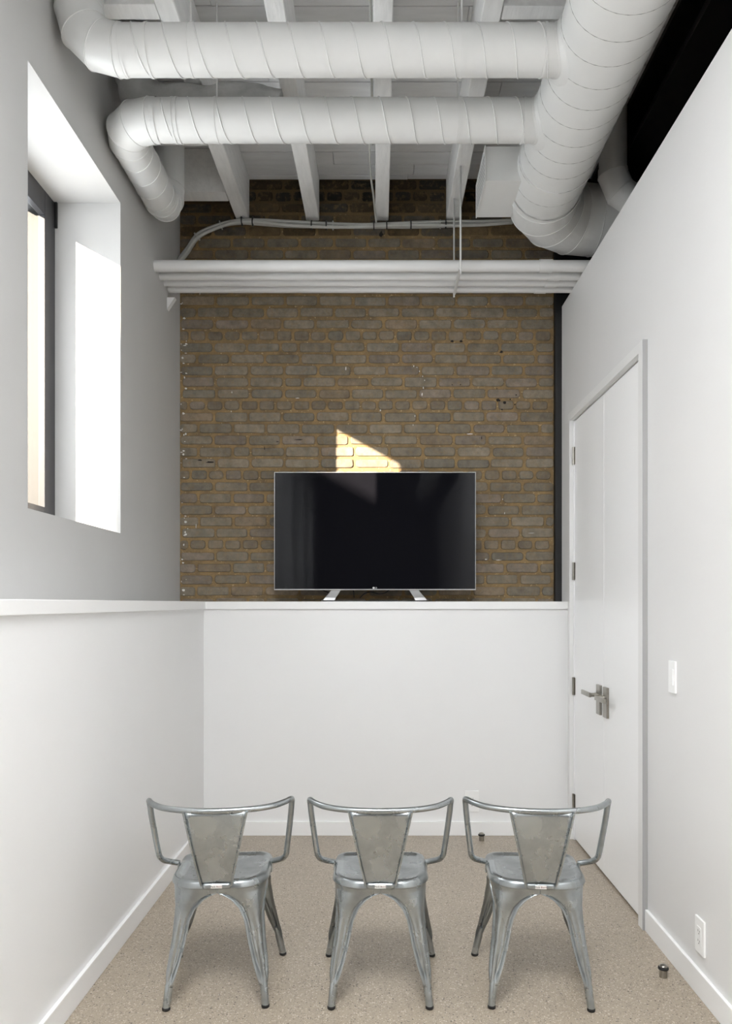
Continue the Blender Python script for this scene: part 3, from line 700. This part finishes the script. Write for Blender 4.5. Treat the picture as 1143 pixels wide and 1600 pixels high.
def leg_mesh(sx, front):
    TX, TY = (FRONT_X, FRONT_Y) if front else (REAR_X, REAR_Y)
    rings = []
    for z in ZS:
        xs, yf = interp(TX, z), interp(TY, z); r = interp(RAD if front else RADR, z); ln = interp(LEN_, z)
        lx = min(ln, xs) if z < .403 else xs
        ly = min(ln*(yf/.172 if z > .38 else 1), yf) if z < .403 else yf
        lx = max(lx, r+.001); ly = max(ly, r+.001)
        # profile from (xs-lx, yf) round the corner to (xs, yf-ly)
        pts = []; nrm = []
        n1 = 16
        for i in range(n1): t = i/n1; pts.append((xs-lx+(lx-r)*t, yf)); nrm.append((0,1))
        for i in range(9):
            a = R(90)*(1-i/8); pts.append((xs-r+r*math.cos(a), yf-r+r*math.sin(a))); nrm.append((math.cos(a), math.sin(a)))
        for i in range(1, n1+1): t = i/n1; pts.append((xs, yf-r-(ly-r)*t)); nrm.append((1,0))
        ds = [0]
        for p, q in zip(pts, pts[1:]): ds.append(ds[-1]+math.hypot(q[0]-p[0], q[1]-p[1]))
        tot = ds[-1]; ring_ = []
        fade = min(1, max(0, (.403-z)/.014)); lowfade = min(1, max(0, (z-.08)/.03))
        for p, nn, d in zip(pts, nrm, ds):
            e = min(d, tot-d); off = 0
            w_ = min(.009, tot*.14)
            if e < w_: off += .0065*math.cos(e/w_*math.pi/2)*fade*lowfade
            elif e < 2.2*w_: off -= .0045*math.sin((e-w_)/(1.2*w_)*math.pi)*fade*lowfade
            # pressed flute either side of the corner ridge, below the shoulder
            fl = min(1, max(0, (.345-z)/.03))*lowfade
            c = abs(d-tot/2)/(tot/2)
            off -= .0070*math.exp(-((c-.40)/.17)**2)*fl
            X, Yv = p[0]+nn[0]*off, p[1]+nn[1]*off
            ring_.append((sx*X, (Yv if front else -Yv), z))
        rings.append(ring_)
    n1 = 10
    # even resampling so every ring has the same points
    mb = MB(); mb.loft(rings, False)
    bx = interp(TX, .08)-.0138; by = interp(TY, .08)-.0138
    fx, fy = interp(TX, .008)-.0135, interp(TY, .008)-.0135
    sy = 1 if front else -1
    tx_, ty_ = interp(TX, .13)-.0155, interp(TY, .13)-.0155
    mb.tube([(sx*tx_, sy*ty_, .128), (sx*(bx*.6+tx_*.4), sy*(by*.6+ty_*.4), .10), (sx*bx, sy*by, .082), (sx*fx, sy*fy, .010)], 0, 20, True, [.006,.0115,.0138,.0128])
    return mb, (sx*fx, sy*fy)
def rrect(hw_, y0_, y1_, rr_, rf_, z, n=10):
    out = []
    for (cx_, cy_, a0, r) in ((hw_-rf_, y1_-rf_, 0, rf_), (-hw_+rf_, y1_-rf_, 90, rf_), (-hw_+rr_, y0_+rr_, 180, rr_), (hw_-rr_, y0_+rr_, 270, rr_)):
        for i in range(n+1):
            a = R(a0+90*i/n); out.append((cx_+r*math.cos(a), cy_+r*math.sin(a), z))
    return out
def bow(pts):   # slight outward bow of the rear edge
    return [(x, y-(.012*max(0, 1-(x/.17)**2) if y < -.12 else 0), z) for x, y, z in pts]
def make_chair():
    root = empty('metal_armchair')
    prof = [(.4215,.0015),(.4235,.0035),(.427,.0035),(.433,.001),(.440,-.001),(.446,-.005),(.4495,-.011),(.4508,-.018),(.4505,-.025),(.4478,-.030),(.4455,-.034),(.4452,-.05),(.4450,-.10)]
    rings = []
    for z, d in prof:
        rr_, rf_ = .100+d, .050+d*.8
        rings.append(bow(rrect(.175+d, -.171-d, .157+d, max(.012, rr_), max(.010, rf_), z)))
    sb_ = MB().loft(rings, True, False, True); seat = sb_.build('seat', GALV, root, auto=50)
    for sx in (-1, 1):
        for fr in (False, True):
            mb, (fx, fy) = leg_mesh(sx, fr)
            lg = mb.build('leg', GALV, root, auto=45)
            so_ = lg.modifiers.new('thickness', 'SOLIDIFY'); so_.thickness = .0016; so_.offset = 0
            rg = [[(fx+r*math.cos(a*math.pi/10), fy+r*math.sin(a*math.pi/10), z) for a in range(20)] for r, z in ((.0120,0),(.0142,.002),(.0145,.009),(.0135,.012),(.009,.0125))]
            MB().loft(rg, True, True, True).build('rubber_foot', RUBBER, lg, smooth=True)
    # arm tube
    half = [(0,-.214,.7115),(.08,-.208,.7120),(.15,-.192,.7135),(.205,-.165,.716),(.243,-.125,.7195),(.259,-.095,.7205),(.2635,-.076,.714),(.262,-.068,.695),(.259,-.062,.66),(.250,-.044,.58),(.242,-.028,.515),(.238,-.018,.490),(.228,-.002,.472),(.212,.016,.460),(.194,.031,.451),(.178,.040,.445)]
    full = [(-x, y, z) for x, y, z in reversed(half[1:])] + half
    am = MB().tube(catmull(full, 5), .0108, 16); arm = am.build('arm_rail', GALV, root, smooth=True)
    for sx in (-1, 1):
        MB().box(min(sx*.1745,sx*.1815), .028, .405, max(sx*.1745,sx*.1815), .052, .452, .002).build('arm_tab', GALV, arm)
    # back plate
    rings = []; N = 14
    for i in range(17):
        t = i/16; z = .438+(.708-.438)*t; hw_ = .0535+(.112-.0535)*t; y_ = -.183-.031*t-.010*math.sin(math.pi*t)
        rings.append([(hw_*(-1+2*j/N), y_+.004*(1-(-1+2*j/N)**2), z) for j in range(N+1)])
    mb = MB().loft(rings, False); bk = mb.build('backrest', GALV, root, smooth=True)
    so_ = bk.modifiers.new('thickness', 'SOLIDIFY'); so_.thickness = .0022; so_.offset = 0
    for sx in (-1, 1):
        fl = MB(); P = []
        for i in range(17):
            t = i/16; P.append((sx*(.0535+.0585*t), -.187-.031*t-.010*math.sin(math.pi*t), .436+.272*t))
        rings = [[(p[0]-.003, p[1]-.006, p[2]), (p[0]+.003, p[1]-.006, p[2]), (p[0]+.003, p[1]+.006, p[2]), (p[0]-.003, p[1]+.006, p[2])] for p in P]
        fl.loft(rings, True, True, True); fl.build('backrest_edge', GALV, bk, auto=40)
    # fixing tab with its sticker
    rings = []
    for (z, w_, y_) in ((.4245,.046,-.1875),(.428,.050,-.1878),(.436,.051,-.187),(.444,.0535,-.1845)):
        rings.append([(-w_+2*w_*j/8, y_-.0005, z) for j in range(9)])
    tb = MB().loft(rings, False).build('back_tab', GALV, bk, smooth=True)
    so_ = tb.modifiers.new('thickness', 'SOLIDIFY'); so_.thickness = .002
    lb = MB().box(-.020, -.1912, .4275, .020, -.1900, .4395, .0003).build('maker_sticker', mat('sticker_paper', (.75,.73,.70), .5, var=.01) if 'sticker_paper' not in bpy.data.materials else bpy.data.materials['sticker_paper'], bk)
    text_mesh('sticker_lettering', 'Made in', .0088, BLKP, lb, Matrix.Translation((-.0075,-.1914,.4335)) @ Matrix.Rotation(R(90), 4, 'X'), .0001)
    text_mesh('sticker_lettering', 'France', .0088, REDP, lb, Matrix.Translation((.0110,-.1914,.4335)) @ Matrix.Rotation(R(90), 4, 'X') @ Matrix.Scale(.82, 4, (1,0,0)), .0001)
    return root
proto = make_chair()
spots = [((-.600, 2.930, 0), 3.5, 'galvanised steel armchair nearest the left wall, leftmost of the row of three'),
         ((0, 2.930, 0), 0, 'galvanised steel armchair in the middle of the row of three'),
         ((.586, 2.924, 0), -3.5, 'galvanised steel armchair nearest the door, rightmost of the row of three')]
for i, (loc, a, lb) in enumerate(spots):
    c = proto if i == 0 else copy_tree(proto)
    c.location = loc; c.rotation_euler = (0, 0, R(a)); tag(c, lb, 'chair', 'steel armchairs in a row')
